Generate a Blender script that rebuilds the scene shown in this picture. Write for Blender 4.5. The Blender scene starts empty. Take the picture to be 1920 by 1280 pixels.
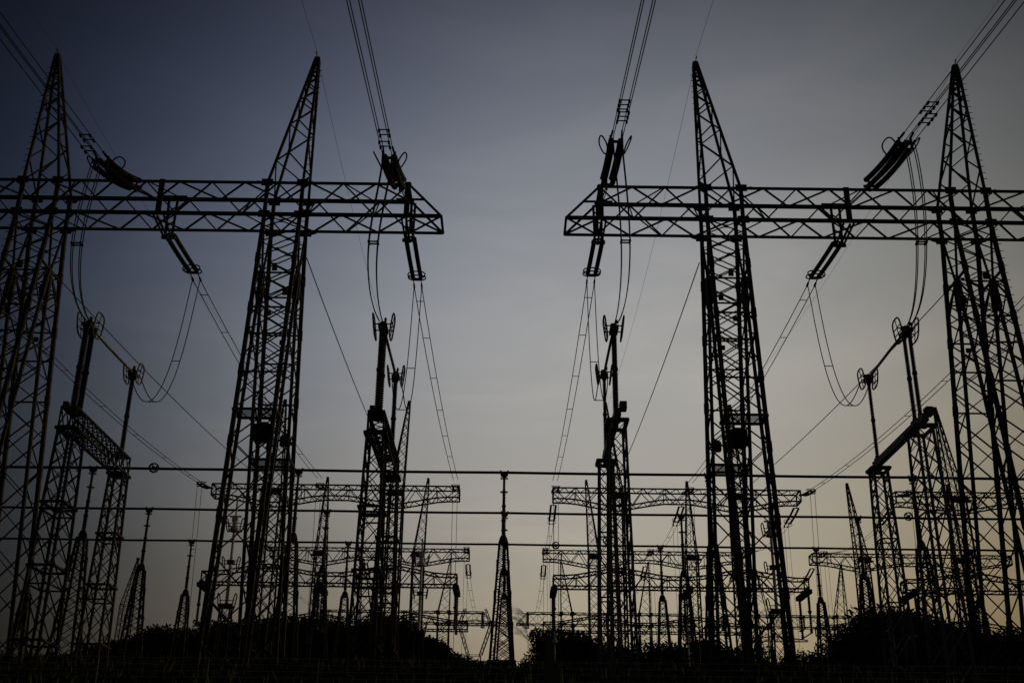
import bpy, math, random
from mathutils import Vector as V, Matrix
random.seed(7)
SC = bpy.context.scene
COL = SC.collection
R = math.radians

# ------------------------------------------------------------------ camera
F, TH, ROLL = 2140.0, R(23.0), 0.012          # focal length in pixels of a 1920 wide picture
CAM = V((0.45, 0.0, 1.7))
fw = V((0, math.cos(TH), math.sin(TH)))
r0 = V((1, 0, 0)); u0 = V((0, -math.sin(TH), math.cos(TH)))
rt = r0*math.cos(ROLL) + u0*math.sin(ROLL)
up = -r0*math.sin(ROLL) + u0*math.cos(ROLL)
cd = bpy.data.cameras.new('camera'); cam = bpy.data.objects.new('camera', cd); COL.objects.link(cam)
cam.matrix_world = Matrix(((rt.x, up.x, -fw.x, CAM.x), (rt.y, up.y, -fw.y, CAM.y), (rt.z, up.z, -fw.z, CAM.z), (0, 0, 0, 1)))
cd.sensor_width = 36; cd.lens = F/1920*36; cd.clip_end = 5000; cd.clip_start = 0.1
cd.dof.use_dof = True; cd.dof.focus_distance = 75; cd.dof.aperture_fstop = 2.8
SC.camera = cam

def at(px, py, Y):
    """survey point seen at a photo pixel, at the depth Y"""
    d = fw + rt*((px-960)/F) + up*((640-py)/F)
    return CAM + d*(Y/d.y)

# ------------------------------------------------------------------ sky, sun, exposure
SUN_EL, SUN_AZ = R(4.0), R(72.0)               # azimuth to the right of the view direction (+Y)
w = bpy.data.worlds.new('World'); SC.world = w; w.use_nodes = True
nt = w.node_tree; nt.nodes.clear()
def N(t, **k):
    n = nt.nodes.new(t)
    for a, b in k.items(): setattr(n, a, b)
    return n
def L(a, b): nt.links.new(a, b)
def math_node(op, a, b=None, clamp=False):
    n = N('ShaderNodeMath', operation=op, use_clamp=clamp)
    for i, x in enumerate((a, b)):
        if x is None: continue
        if isinstance(x, (int, float)): n.inputs[i].default_value = x
        else: L(x, n.inputs[i])
    return n.outputs[0]
out = N('ShaderNodeOutputWorld'); bg = N('ShaderNodeBackground')
sky = N('ShaderNodeTexSky'); sky.sky_type = 'NISHITA'; sky.sun_disc = False
sky.sun_elevation = SUN_EL; sky.sun_rotation = SUN_AZ; sky.dust_density = 3.0; sky.air_density = 1.2; sky.ozone_density = 2.0
tc = N('ShaderNodeTexCoord')
nrm = N('ShaderNodeVectorMath', operation='NORMALIZE'); L(tc.outputs['Generated'], nrm.inputs[0])
sep = N('ShaderNodeSeparateXYZ'); L(nrm.outputs[0], sep.inputs[0])
# per-channel sky colour by direction, with the lens vignette's darkening painted in
def ramp(fac, stops, interp='LINEAR'):
    n = N('ShaderNodeValToRGB'); n.color_ramp.interpolation = interp
    e = n.color_ramp.elements
    while len(e) < len(stops): e.new(0.5)
    for el, (p, c) in zip(e, stops): el.position = p; el.color = (*c, 1)
    L(fac, n.inputs[0]); return n.outputs[0]
KNEE = 0.6
Q = [(-1.524, 3.811, 9.479, -12.873, -17.352, -1.596), (-2.148, 3.228, 11.891, -12.436, -19.334, -1.082), (-3.135, 2.317, 15.404, -11.968, -21.572, -0.799)]
sx, sz = sep.outputs[0], sep.outputs[2]
xx = math_node('MULTIPLY', sx, sx); zz_ = math_node('MULTIPLY', sz, sz); xz = math_node('MULTIPLY', sx, sz)
comb = N('ShaderNodeCombineXYZ')
for ch, (a0, a1, a2, a3, a4, a5) in enumerate(Q):
    acc = math_node('MULTIPLY_ADD', sx, a1); acc.node.inputs[2].default_value = a0
    for k_, var in ((a2, sz), (a3, xx), (a4, zz_), (a5, xz)):
        nx_ = N('ShaderNodeMath', operation='MULTIPLY_ADD'); L(var, nx_.inputs[0]); nx_.inputs[1].default_value = k_; L(acc, nx_.inputs[2]); acc = nx_.outputs[0]
    acc = math_node('MAXIMUM', acc, -5.0)
    e_ = math_node('EXPONENT', acc)
    den = math_node('MULTIPLY_ADD', e_, 1/KNEE); den.node.inputs[2].default_value = 1.0
    L(math_node('DIVIDE', e_, den), comb.inputs[ch])
# the sky behind the camera, away from the sunset, is darker
back = ramp(math_node('MULTIPLY_ADD', sep.outputs[1], 0.5), [(0.35, (0.30, 0.32, 0.36)), (0.65, (1, 1, 1))], 'EASE')
back.node.inputs[0].links[0].from_node.inputs[2].default_value = 0.5
mul2 = N('ShaderNodeMixRGB', blend_type='MULTIPLY'); mul2.inputs[0].default_value = 1
L(comb.outputs[0], mul2.inputs[1]); L(back, mul2.inputs[2])
# soft wisps
mp = N('ShaderNodeMapping'); mp.inputs['Scale'].default_value = (2.2, 2.2, 9.0); mp.inputs['Rotation'].default_value = (R(8), R(-14), 0)
L(nrm.outputs[0], mp.inputs[0])
no = N('ShaderNodeTexNoise'); no.inputs['Scale'].default_value = 1.6; no.inputs['Detail'].default_value = 7; no.inputs['Distortion'].default_value = 0.6; no.inputs['Roughness'].default_value = 0.55
L(mp.outputs[0], no.inputs['Vector'])
wisp = ramp(no.outputs['Fac'], [(0.30, (0.945, 0.95, 0.96)), (0.48, (1.0, 1.0, 1.0)), (0.68, (1.13, 1.11, 1.08))])
mul3 = N('ShaderNodeMixRGB', blend_type='MULTIPLY'); mul3.inputs[0].default_value = 1
L(mul2.outputs[0], mul3.inputs[1]); L(wisp, mul3.inputs[2])
scl = N('ShaderNodeMixRGB', blend_type='MULTIPLY'); scl.inputs[0].default_value = 1; scl.inputs[2].default_value = (0.0008, 0.0008, 0.0008, 1)
L(sky.outputs[0], scl.inputs[1])
addn = N('ShaderNodeMixRGB', blend_type='ADD'); addn.inputs[0].default_value = 1
L(mul3.outputs[0], addn.inputs[1]); L(scl.outputs[0], addn.inputs[2])
L(addn.outputs[0], bg.inputs[0]); bg.inputs[1].default_value = 1.04
L(bg.outputs[0], out.inputs[0])

sd = bpy.data.lights.new('sun', 'SUN'); sun = bpy.data.objects.new('sun', sd); COL.objects.link(sun)
sd.energy = 0.5; sd.angle = R(0.5); sd.color = (1.0, 0.70, 0.44)
sdir = V((math.sin(SUN_AZ)*math.cos(SUN_EL), math.cos(SUN_AZ)*math.cos(SUN_EL), math.sin(SUN_EL)))
sun.rotation_euler = sdir.to_track_quat('Z', 'Y').to_euler()
vs = SC.view_settings; vs.view_transform = 'Standard'; vs.look = 'None'; vs.exposure = 0; vs.gamma = 1; vs.use_curve_mapping = False
SC.cycles.max_bounces = 4

# ------------------------------------------------------------------ materials
def mat(name, base, var=0.35, rough=0.6, scale=3.0, metal=0.0, spec=0.3):
    m = bpy.data.materials.new(name); m.use_nodes = True
    t = m.node_tree; b = t.nodes['Principled BSDF']
    n = t.nodes.new('ShaderNodeTexNoise'); n.inputs['Scale'].default_value = scale; n.inputs['Detail'].default_value = 5
    c = t.nodes.new('ShaderNodeTexCoord'); t.links.new(c.outputs['Object'], n.inputs['Vector'])
    r = t.nodes.new('ShaderNodeValToRGB'); e = r.color_ramp.elements
    e[0].position = 0.3; e[1].position = 0.7
    e[0].color = (*[x*(1-var) for x in base], 1); e[1].color = (*[x*(1+var) for x in base], 1)
    t.links.new(n.outputs['Fac'], r.inputs[0]); t.links.new(r.outputs[0], b.inputs['Base Color'])
    b.inputs['Roughness'].default_value = rough; b.inputs['Metallic'].default_value = metal
    b.inputs['Specular IOR Level'].default_value = spec
    return m
M = dict(
    steel=mat('weathered_dark_steel', (0.034, 0.028, 0.025), 0.45, 0.75, 1.5),
    galv=mat('galvanised_steel', (0.075, 0.078, 0.085), 0.3, 0.55, 1.5),
    brown=mat('brown_glazed_porcelain', (0.022, 0.016, 0.014), 0.25, 0.4, 4),
    grey=mat('light_grey_silicone', (0.78, 0.78, 0.78), 0.06, 0.3, 3),
    alu=mat('aluminium_tube', (0.22, 0.20, 0.18), 0.2, 0.45, 3, metal=0.6),
    wire=mat('stranded_conductor', (0.03, 0.03, 0.032), 0.2, 0.6, 20),
    fence=mat('galvanised_fence_wire', (0.30, 0.30, 0.29), 0.2, 0.5, 20),
    leaf=mat('tree_foliage', (0.030, 0.042, 0.018), 0.5, 0.8, 0.7),
    bark=mat('tree_bark', (0.05, 0.04, 0.03), 0.3, 0.9, 4),
    reed=mat('reed_leaf', (0.060, 0.095, 0.030), 0.3, 0.6, 6),
    plume=mat('reed_plume', (0.34, 0.29, 0.23), 0.3, 0.9, 12),
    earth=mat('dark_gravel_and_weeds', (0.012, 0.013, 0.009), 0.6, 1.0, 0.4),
)

# ------------------------------------------------------------------ mesh and scene helpers
class MB:
    def __init__(s): s.v = []; s.f = []
    def prism(s, a, b, ring, cap=True):
        n = len(ring); i = len(s.v)
        s.v += [a+q for q in ring] + [b+q for q in ring]
        for k in range(n):
            k2 = (k+1) % n
            s.f.append((i+k, i+k2, i+n+k2, i+n+k))
        if cap:
            s.f.append(tuple(i+k for k in range(n-1, -1, -1))); s.f.append(tuple(i+n+k for k in range(n)))
    def frame(s, a, b, ref=None):
        d = (b-a).normalized()
        ref = ref or (V((0, 0, 1)) if abs(d.z) < 0.9 else V((0, 1, 0)))
        x = d.cross(ref)
        if x.length < 1e-5: x = d.cross(V((1, 0, 0)))
        x.normalize(); y = x.cross(d); return x, y
    def bar(s, a, b, w=0.08, h=None, ref=None):
        a = V(a); b = V(b)
        if (b-a).length < 1e-6: return
        h = h or w; x, y = s.frame(a, b, ref); x = x*(w/2); y = y*(h/2)
        s.prism(a, b, [-x-y, x-y, x+y, -x+y])
    def angle(s, a, b, w, t, ref=None, sx=1, sy=1):
        """rolled L section along a-b, legs of width w and thickness t opening towards sx, sy"""
        a = V(a); b = V(b); x, y = s.frame(a, b, ref); x = x*sx; y = y*sy
        ring = [V((0, 0, 0)), x*w, x*w+y*t, x*t+y*t, x*t+y*w, y*w]
        if sx*sy < 0: ring.reverse()
        s.prism(a, b, ring)
    def box(s, c, sx, sy, sz):
        c = V(c); s.bar(c-V((sx/2, 0, 0)), c+V((sx/2, 0, 0)), sy, sz)
    def tube(s, pts, r, n=6, closed=False):
        pts = [V(p) for p in pts]; i = len(s.v); m = len(pts)
        pd = None
        for k, p in enumerate(pts):
            if closed: d = pts[(k+1) % m]-pts[k-1]
            else: d = pts[min(k+1, m-1)]-pts[max(k-1, 0)]
            d.normalize()
            if pd is None:
                x, y = s.frame(V((0, 0, 0)), d)
            else:
                x = x-d*x.dot(d); x.normalize(); y = d.cross(x)*-1; y = x.cross(d)
            pd = d
            rr = r[k] if isinstance(r, (list, tuple)) else r
            for q in range(n):
                a = 2*math.pi*q/n; s.v.append(p+x*(math.cos(a)*rr)+y*(math.sin(a)*rr))
        for k in range(m if closed else m-1):
            k2 = (k+1) % m
            for q in range(n):
                q2 = (q+1) % n
                s.f.append((i+k*n+q, i+k*n+q2, i+k2*n+q2, i+k2*n+q))
        if not closed:
            s.f.append(tuple(i+q for q in range(n-1, -1, -1))); s.f.append(tuple(i+(m-1)*n+q for q in range(n)))
    def insulator(s, a, b, rc, rs, pitch, n=10, sag=0.0):
        """ribbed porcelain body from a to b, core radius rc, shed radius rs"""
        a = V(a); b = V(b); Ln = (b-a).length; k = max(3, int(Ln/pitch)); pts = []; rr = []
        def P(t): return a.lerp(b, t) - V((0, 0, 1))*(sag*4*t*(1-t))
        for j in range(k):
            for dt, r in ((0.0, rc), (0.35, rc), (0.5, rs), (0.72, rs*0.97)):
                pts.append(P((j+dt)/k)); rr.append(r)
        pts.append(P(1.0)); rr.append(rc)
        s.tube(pts, rr, n)
    def ring(s, c, ax, ay, rx, ry, r, n=28, nt=6, power=1.0):
        """closed ring in the plane ax, ay; power < 1 squares it off into a racetrack"""
        pts = []
        for k in range(n):
            a = 2*math.pi*k/n; co, si = math.cos(a), math.sin(a)
            co = math.copysign(abs(co)**power, co); si = math.copysign(abs(si)**power, si)
            pts.append(V(c)+V(ax)*(co*rx)+V(ay)*(si*ry))
        s.tube(pts, r, nt, True)
    def mesh(s, name, org=V((0, 0, 0)), smooth=False):
        m = bpy.data.meshes.new(name); m.from_pydata([tuple(p-org) for p in s.v], [], s.f); m.update()
        if smooth: m.polygons.foreach_set('use_smooth', [True]*len(m.polygons))
        return m

def thing(name, label, cat, loc=(0, 0, 0), group=None):
    o = bpy.data.objects.new(name, None); COL.objects.link(o); o.location = loc; o.empty_display_size = 0.5
    o['label'] = label; o['category'] = cat
    if group: o['group'] = group
    return o
def org(o):
    return o.location if o.parent is None else org(o.parent)
def part(name, mb, m, parent, smooth=False, label=None):
    o = bpy.data.objects.new(name, mb.mesh(name, org(parent), smooth)); COL.objects.link(o)
    o.data.materials.append(M[m]); o.parent = parent
    if label: o['label'] = label
    return o
def solo(name, mb, m, label, cat, group=None, smooth=False, base=None):
    if base is None:
        lo = min(mb.v, key=lambda p: p.z); base = lo
    o = bpy.data.objects.new(name, mb.mesh(name, base, smooth)); COL.objects.link(o)
    o.data.materials.append(M[m]); o.location = base
    o['label'] = label; o['category'] = cat
    if group: o['group'] = group
    return o
def dup(root, loc, label, group=None, scale=None):
    kids = [c for c in bpy.data.objects if c.parent == root]
    r = root.copy(); COL.objects.link(r); r.location = loc; r['label'] = label
    if group: r['group'] = group
    if scale: r.scale = scale
    for c in kids:
        d = c.copy(); COL.objects.link(d); d.parent = r
        for g in [x for x in bpy.data.objects if x.parent == c]:
            e = g.copy(); COL.objects.link(e); e.parent = d
    return r

def quad(cx, cy, z, wx, wy):
    return [V((cx-wx/2, cy-wy/2, z)), V((cx+wx/2, cy-wy/2, z)), V((cx+wx/2, cy+wy/2, z)), V((cx-wx/2, cy+wy/2, z))]
def lattice(mb, q0, q1, n, leg, br, pat='X', ts=None, horiz=(), legs=True, faces=(0, 1, 2, 3), patf=None, jit=0):
    """four-legged lattice from quad q0 to quad q1 with n panels"""
    ts = ts or [k/n for k in range(n+1)]
    P = lambda c, t: q0[c].lerp(q1[c], t)
    cen = (sum(q0, V((0, 0, 0)))+sum(q1, V((0, 0, 0))))/8
    if legs:
        for c in range(4): mb.bar(q0[c], q1[c], leg, leg)
    for fc in faces:
        a, b = fc, (fc+1) % 4
        pt = patf[fc] if patf else pat
        for k in range(len(ts)-1):
            t0, t1 = ts[k], ts[k+1]
            if pt == 'X':
                mb.bar(P(a, t0), P(b, t1), br, br*0.6); mb.bar(P(b, t0), P(a, t1), br, br*0.6)
            elif pt == 'K':
                tm = (t0+t1)/2
                mb.bar(P(a, t0), P(b, tm), br, br*0.6); mb.bar(P(b, tm), P(a, t1), br, br*0.6)
            elif pt == 'Z':
                if k % 2: mb.bar(P(a, t0), P(b, t1), br, br*0.6)
                else: mb.bar(P(b, t0), P(a, t1), br, br*0.6)
            elif pt == 'S':
                if k % 2 == 0: mb.bar(P(a, t0), P(b, t1), br, br*0.6)
                else: mb.bar(P(b, t0), P(a, t1), br, br*0.6)
        for t in horiz: mb.bar(P(a, t), P(b, t), br*1.2)
def lerp_q(q0, q1, t): return [a.lerp(b, t) for a, b in zip(q0, q1)]

# ------------------------------------------------------------------ terrain
GP = [(-60, -0.6), (2, 0.0), (30, 4.3), (58, 8.4), (82, 11.85), (200, 11.9), (900, 12.0), (2500, 14)]
def ground(y):
    for (a, za), (b, zb) in zip(GP, GP[1:]):
        if y <= b: return za + (zb-za)*max(0, (y-a))/(b-a)
    return GP[-1][1]
def make_ground():
    mb = MB()
    ys = [-60, -40, -20, -10] + [k*2.0 for k in range(-2, 60)] + [125, 140, 160, 180, 200, 230, 260, 300, 400, 600, 900, 1500, 2500]
    xs = [-1500, -800, -500, -300] + [k*6.0 for k in range(-34, 35)] + [300, 500, 800, 1500]
    rnd = random.Random(3)
    for y in ys:
        for x in xs:
            amp = 0.14 if 0 < y < 90 else 0.02
            if abs(x) < 4 and y < 6: amp = 0.03
            mb.v.append(V((x, y, ground(y)+rnd.uniform(-amp, amp))))
    nx = len(xs)
    for j in range(len(ys)-1):
        for i in range(nx-1):
            mb.f.append((j*nx+i, j*nx+i+1, (j+1)*nx+i+1, (j+1)*nx+i))
    o = bpy.data.objects.new('ground', mb.mesh('ground', V((0, 0, 0)), True)); COL.objects.link(o)
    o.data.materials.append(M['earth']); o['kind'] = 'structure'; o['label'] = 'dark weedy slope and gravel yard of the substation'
make_ground()
def make_weeds():
    rnd = random.Random(11); mb = MB()
    for k in range(16000):
        y = 24+62*rnd.random(); x = (rnd.random()-0.5)*1.15*y+0.4*rnd.gauss(0, 1); z = ground(y)-0.05
        h = rnd.uniform(0.25, 0.75)*(1+0.5*math.sin(x*0.35+y*0.21)*math.sin(x*0.13-y*0.3)); a = rnd.uniform(0, 6.28); wd = rnd.uniform(0.03, 0.10)
        d = V((math.cos(a), math.sin(a), 0)); tip = V((x+rnd.gauss(0, 0.2), y+rnd.gauss(0, 0.2), z+h)); i = len(mb.v)
        mid = (V((x, y, z))+tip)/2+V((rnd.gauss(0, 0.05), rnd.gauss(0, 0.05), 0))
        mb.v += [V((x, y, z))-d*wd*0.5, V((x, y, z))+d*wd*0.5, mid+d*wd, tip, mid-d*wd]; mb.f.append((i, i+1, i+2, i+3, i+4))
    o = bpy.data.objects.new('weeds', mb.mesh('weeds')); COL.objects.link(o); o.data.materials.append(M['leaf'])
    o['kind'] = 'stuff'; o['label'] = 'dark weeds covering the slope at the foot of the yard'; o['category'] = 'weeds'
make_weeds()

# ------------------------------------------------------------------ line gantry (A-frame columns, box beam with tapered ends, spires)
ZB, ZT, YF, YR = 34.70, 36.83, 59.0, 61.1
CW = 2.1
def line_gantry(xc, label):
    base = V((xc, YF, ground(YF)))
    t = thing('line_gantry', label, 'gantry', base, 'line entrance gantries')
    # beam: four chords, zigzag in every face
    mb = MB(); h = 14.65; e = 16.65; pn = 1.98
    n = round(2*h/pn); pn = 2*h/n
    X = lambda x, y, z: V((xc+x, y, z))
    for y in (YF, YR):
        s = 1 if y == YF else -1
        mb.bar(X(-h-0.15, y, ZT), X(h+0.15, y, ZT), 0.13 if s > 0 else 0.17, 0.14 if s > 0 else 0.22)
        mb.bar(X(-e, y, ZB), X(e, y, ZB), 0.17 if s > 0 else 0.13, 0.20 if s > 0 else 0.14)
        for sx in (-1, 1):
            mb.bar(X(sx*h, y, ZT), X(sx*e, y, ZB), 0.12)
    for sx in (-1, 1):
        mb.bar(X(sx*e, YF, ZB), X(sx*e, YR, ZB), 0.14)
        mb.bar(X(sx*h, YF, ZB), X(sx*e, YR, ZB), 0.09); mb.bar(X(sx*h, YR, ZB), X(sx*e, YF, ZB), 0.09)
        mb.bar(X(sx*h, YF, ZB), X(sx*h, YF, ZT), 0.16); mb.bar(X(sx*h, YR, ZB), X(sx*h, YR, ZT), 0.16)
        mb.bar(X(sx*h, YF, ZT), X(sx*h, YR, ZT), 0.14)
    for k in range(n):
        x0, x1 = -h+k*pn, -h+(k+1)*pn; xm = (x0+x1)/2
        for y, sw in ((YF, 0), (YR, 1)):
            za, zb = (ZB, ZT) if (k % 2) == sw else (ZT, ZB)
            mb.bar(X(x0, y, za), X(x1, y, zb), 0.12, 0.07)
        for z, sw in ((ZT, 0), (ZB, 1)):
            ya, yb = (YF, YR) if (k % 2) == sw else (YR, YF)
            mb.bar(X(x0, ya, z), X(x1, yb, z), 0.11, 0.07)
            if k % 3 == 1: mb.bar(X(x0+0.08, yb, z), X(x1-0.3, ya, z), 0.07, 0.05)
        if k % 2 == 0:
            mb.bar(X(x0, YF, ZB), X(x0, YR, ZT), 0.06)
    # gusset plates where the beam meets the columns
    for cx in (-7.28, 7.28):
        for s in (-1, 1):
            for y, o in ((YF, -0.14), (YR, 0.14)):
                for z in (ZT, ZB):
                    mb.box(X(cx+s*CW/2, y+o, z-0.05), 0.68, 0.03, 0.46)
                    mb.bar(X(cx+s*(CW/2+0.2), y+o, z-0.12), X(cx+s*(CW/2+0.62), y+o, z), 0.03, 0.14)
    part('beam', mb, 'steel', t)
    # hangers that carry the insulator strings
    for px in (-14.6, 0, 14.6):
        mb = MB()
        for s in (-1, 1):
            mb.bar(X(px+s*0.30, YF, ZB-0.1), X(px+s*0.22, YR+0.2, ZB-0.5), 0.10, 0.09)
            mb.bar(X(px+s*0.26, YR+0.16, ZT), X(px+s*0.2, YR+0.2, ZB-0.5), 0.14, 0.11)
        mb.bar(X(px, YF-0.16, ZT+0.05), X(px, YF-0.16, ZB-0.2), 0.32, 0.10)
        mb.bar(X(px, YF-0.16, ZB-0.3), X(px+0.05, YR+0.1, ZB-0.6), 0.12, 0.1)
        mb.bar(X(px-0.42, YR+0.22, ZB-0.4), X(px+0.42, YR+0.22, ZB-0.4), 0.16, 0.18)
        mb.bar(X(px-0.9, YR-0.1, ZT+0.13), X(px+0.9, YR-0.1, ZT+0.13), 0.12, 0.10)
        for z in (0.3, 0.8, 1.3): mb.bar(X(px-0.25, YR+0.17, ZB+z), X(px+0.25, YR+0.17, ZB+z+0.4), 0.07)
        part('string_hanger', mb, 'steel', t)
    for ci, cx in enumerate((-7.28, 7.28)):
        g = ground(YF)-1.0
        mb = MB()
        def leg(s, kind, z):
            # s: x side; kind 0 front outer, 1 front inner, 2 rear inner, 3 rear outer
            yo = YF - 0.135*(ZB-z); yr_ = YR + 0.175*(ZB-z); mid = (yo+yr_)/2
            y = (yo, min(yo+1.4-0.015*(ZB-z), mid-0.05), max(yr_-1.75, mid+0.05), yr_)[kind]
            return X(cx+s*CW/2, y, z)
        ZS = 31.4
        for s in (-1, 1):
            mb.bar(X(cx+s*CW/2, YF, ZT), X(cx+s*CW/2, YF, ZB), 0.21); mb.bar(X(cx+s*CW/2, YR, ZT), X(cx+s*CW/2, YR, ZB), 0.21)
            for kd in (0, 3): mb.bar(leg(s, kd, ZB), leg(s, kd, g), 0.215)
            for kd in (1, 2):
                pts = [leg(s, kd, z) for z in (ZS, 29.5, 26.0, 20.0, g)]
                for k, (a, b) in enumerate(zip(pts, pts[1:])): mb.bar(a, b, 0.17 if k else 0.26)
            mb.bar(leg(s, 0, ZS), leg(s, 3, ZS), 0.12); mb.bar(leg(s, 0, ZB), leg(s, 1, ZS), 0.11); mb.bar(leg(s, 3, ZB), leg(s, 2, ZS), 0.11)
            mb.bar(leg(s, 0, 29.6), leg(s, 1, ZS), 0.09); mb.bar(leg(s, 3, 29.6), leg(s, 2, ZS), 0.09)
        # fine crossed lattice over the undivided upper part, front and back
        zz = [ZB, 33.75, 32.75, 31.7, 30.6]
        for a, b in zip(zz, zz[1:]):
            for kd in (0, 3):
                mb.box((leg(-1, kd, a)+leg(1, kd, b))/2, 0.2, 0.04, 0.2)
                mb.bar(leg(-1, kd, a), leg(1, kd, b), 0.075, 0.05); mb.bar(leg(1, kd, a), leg(-1, kd, b), 0.075, 0.05)
        # lower lattice: crossed outer faces, zigzag inner faces, zigzag flanks
        z = 30.6; k = 0
        while z > g+0.5:
            f = max(0.0, min(1.0, (30.6-z)/12.0)); st = 1.15 + 1.0*f; b = max(g, z-st)
            for kd in (0, 3):
                wb = 0.085 if z > 24 else 0.105
                mb.bar(leg(-1, kd, z), leg(1, kd, b), wb, 0.055); mb.bar(leg(1, kd, z), leg(-1, kd, b), wb, 0.055)
            for kd in (1, 2):
                mb.bar(leg(-1 if k % 2 else 1, kd, z), leg(1 if k % 2 else -1, kd, b), 0.07, 0.05)
            z = b; k += 1
        z = ZS; k = 0
        while z > g+0.5:
            b = max(g, z-1.25)
            for ka, kb in ((0, 1), (3, 2)):
                for s in (-1, 1):
                    if k % 2: mb.bar(leg(s, ka, z), leg(s, kb, b), 0.07, 0.05)
                    else: mb.bar(leg(s, kb, z), leg(s, ka, b), 0.07, 0.05)
            z = b; k += 1
        for zh in (30.6, 28.3, 26.6, 24.2):
            for kd in (0, 3): mb.bar(leg(-1, kd, zh), leg(1, kd, zh), 0.085)
        for zh in (29.4, 27.0):       # ties between the two legs of the A
            for s in (-1, 1):
                mb.bar(leg(s, 1, zh), leg(s, 2, zh-1.2), 0.07); mb.bar(leg(s, 2, zh), leg(s, 1, zh-1.2), 0.07)
        # splice plates and step bolts
        for zz in (31.9, 28.6, 24.6, 20.4, 16.4, 12.6):
            for s in (-1, 1):
                for kd in (0, 3):
                    p = leg(s, kd, zz); q = leg(s, kd, zz-0.6)
                    mb.bar(p, q, 0.265, 0.25)
        for zz in (30.9, 27.9):
            for kd in (0, 3): mb.box((leg(-1, kd, zz)+leg(1, kd, zz))/2, 0.30, 0.05, 0.30)
        z = ZB
        so = -1 if ci == 0 else 1
        while z > g+3:
            p = leg(so, 0, z); mb.bar(p, p+V((so*0.33, 0, 0)), 0.03); z -= 0.5
        col = part('column', mb, 'steel', t)
        # landings with a grating deck, one in each leg of the A, and a winch box between them
        for (za, ka, kb) in ((21.9, 0, 1), (20.6, 2, 3)) if ci else ():
            mb = MB()
            c = (leg(-1, ka, za)+leg(1, kb, za))/2
            for s in (-1, 1):
                mb.bar(c+V((-CW/2-0.12, s*0.75, 0)), c+V((CW/2+0.12, s*0.75, 0)), 0.08, 0.14)
                mb.bar(c+V((s*(CW/2+0.1), -0.75, 0)), c+V((s*(CW/2+0.1), 0.75, 0)), 0.08, 0.14)
            for k in range(8):
                yy = -0.62+1.24*k/7; mb.bar(c+V((-CW/2, yy, 0.04)), c+V((CW/2, yy, 0.04)), 0.04, 0.03)
            part('landing', mb, 'steel', col)
        if ci:
            mb = MB()
            c = (leg(-1, 1, 21.2)+leg(1, 2, 21.2))/2
            mb.box(c+V((0.15, -0.9, 0)), 0.95, 0.9, 0.85); mb.box(c+V((0.15, -0.9, 0.5)), 0.55, 0.6, 0.14)
            mb.bar(c+V((-0.25, -0.9, -0.42)), c+V((-0.05, -0.7, -0.8)), 0.1); mb.bar(c+V((0.5, -0.9, -0.42)), c+V((0.35, -0.7, -0.8)), 0.1)
            part('winch_box', mb, 'steel', col)
            mb = MB(); c = leg(1, 2, 21.55)
            mb.box(c+V((-0.2, 0, 0)), 0.5, 0.45, 0.5); mb.box(c+V((-0.2, 0, 0.3)), 0.36, 0.36, 0.1); mb.bar(c+V((0.05, 0, 0.1)), c+V((0.3, 0, -0.25)), 0.1)
            part('floodlight', mb, 'steel', col)
        # spire
        mb = MB()
        ap = X(cx + (1.0 if ci else -1.0), (YF+YR)/2, 46.45)
        q0 = [X(cx-CW/2, YF, ZT), X(cx+CW/2, YF, ZT), X(cx+CW/2, YR, ZT), X(cx-CW/2, YR, ZT)]
        q1 = [ap+V((dx, dy, 0)) for dx, dy in ((-0.12, -0.12), (0.12, -0.12), (0.12, 0.12), (-0.12, 0.12))]
        ts = [0, 0.34, 0.575, 0.735, 0.84, 0.91, 0.96, 1.0]
        for c in range(4): mb.bar(q0[c], q1[c], 0.145)
        for fc in range(4):
            a, b = fc, (fc+1) % 4
            for k in range(len(ts)-1):
                t0, t1 = ts[k], ts[k+1]; tm = (t0+t1)/2
                A = q0[a].lerp(q1[a], t0); B = q0[b].lerp(q1[b], tm); A2 = q0[a].lerp(q1[a], t1)
                if fc in (0, 2):
                    if ci: A, B, A2 = q0[b].lerp(q1[b], t0), q0[a].lerp(q1[a], tm), q0[b].lerp(q1[b], t1)
                    mb.bar(A, B, 0.09, 0.06); mb.bar(B, A2, 0.10 if k else 0.12, 0.06)
                else:
                    mb.bar(A, B, 0.08, 0.06); mb.bar(B, A2, 0.08, 0.06)
        mb.box(ap, 0.34, 0.34, 0.4); mb.bar(ap+V((0, 0, 0.15)), ap+V((-0.12, -0.1, 0.65)), 0.06); mb.bar(ap+V((0.1, 0, -0.3)), ap+V((0.16, 0.3, -0.75)), 0.07)
        so = 1 if ci else -1
        for k in range(2, 20):
            p = q0[1 if ci else 0].lerp(q1[1 if ci else 0], k/21); mb.bar(p, p+V((so*0.3, 0, 0)), 0.03)
        part('spire', mb, 'steel', t)
    return t
XL, XR = -20.45, 20.2
g1 = line_gantry(XL, 'near lattice gantry on the left half, tallest dark steel frame with two spires')
o = g1.location
dup(g1, (XR, o.y, o.z), 'near lattice gantry on the right half, tallest dark steel frame with two spires', scale=(-1, 1, 1))
for xc, lab in ((-19.0, 'farthest wedge-ended gantry low on the left, seen behind the left yard'),
                (18.55, 'farthest wedge-ended gantry low in the middle right, its left tip beside the leafy tree'),
                (55.2, 'farthest wedge-ended gantry low on the right, above the tall right treetops')):
    dup(g1, (xc, 215, o.z+1.55), lab, scale=(1 if xc < 0 else -1, 1, 1))

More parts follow.
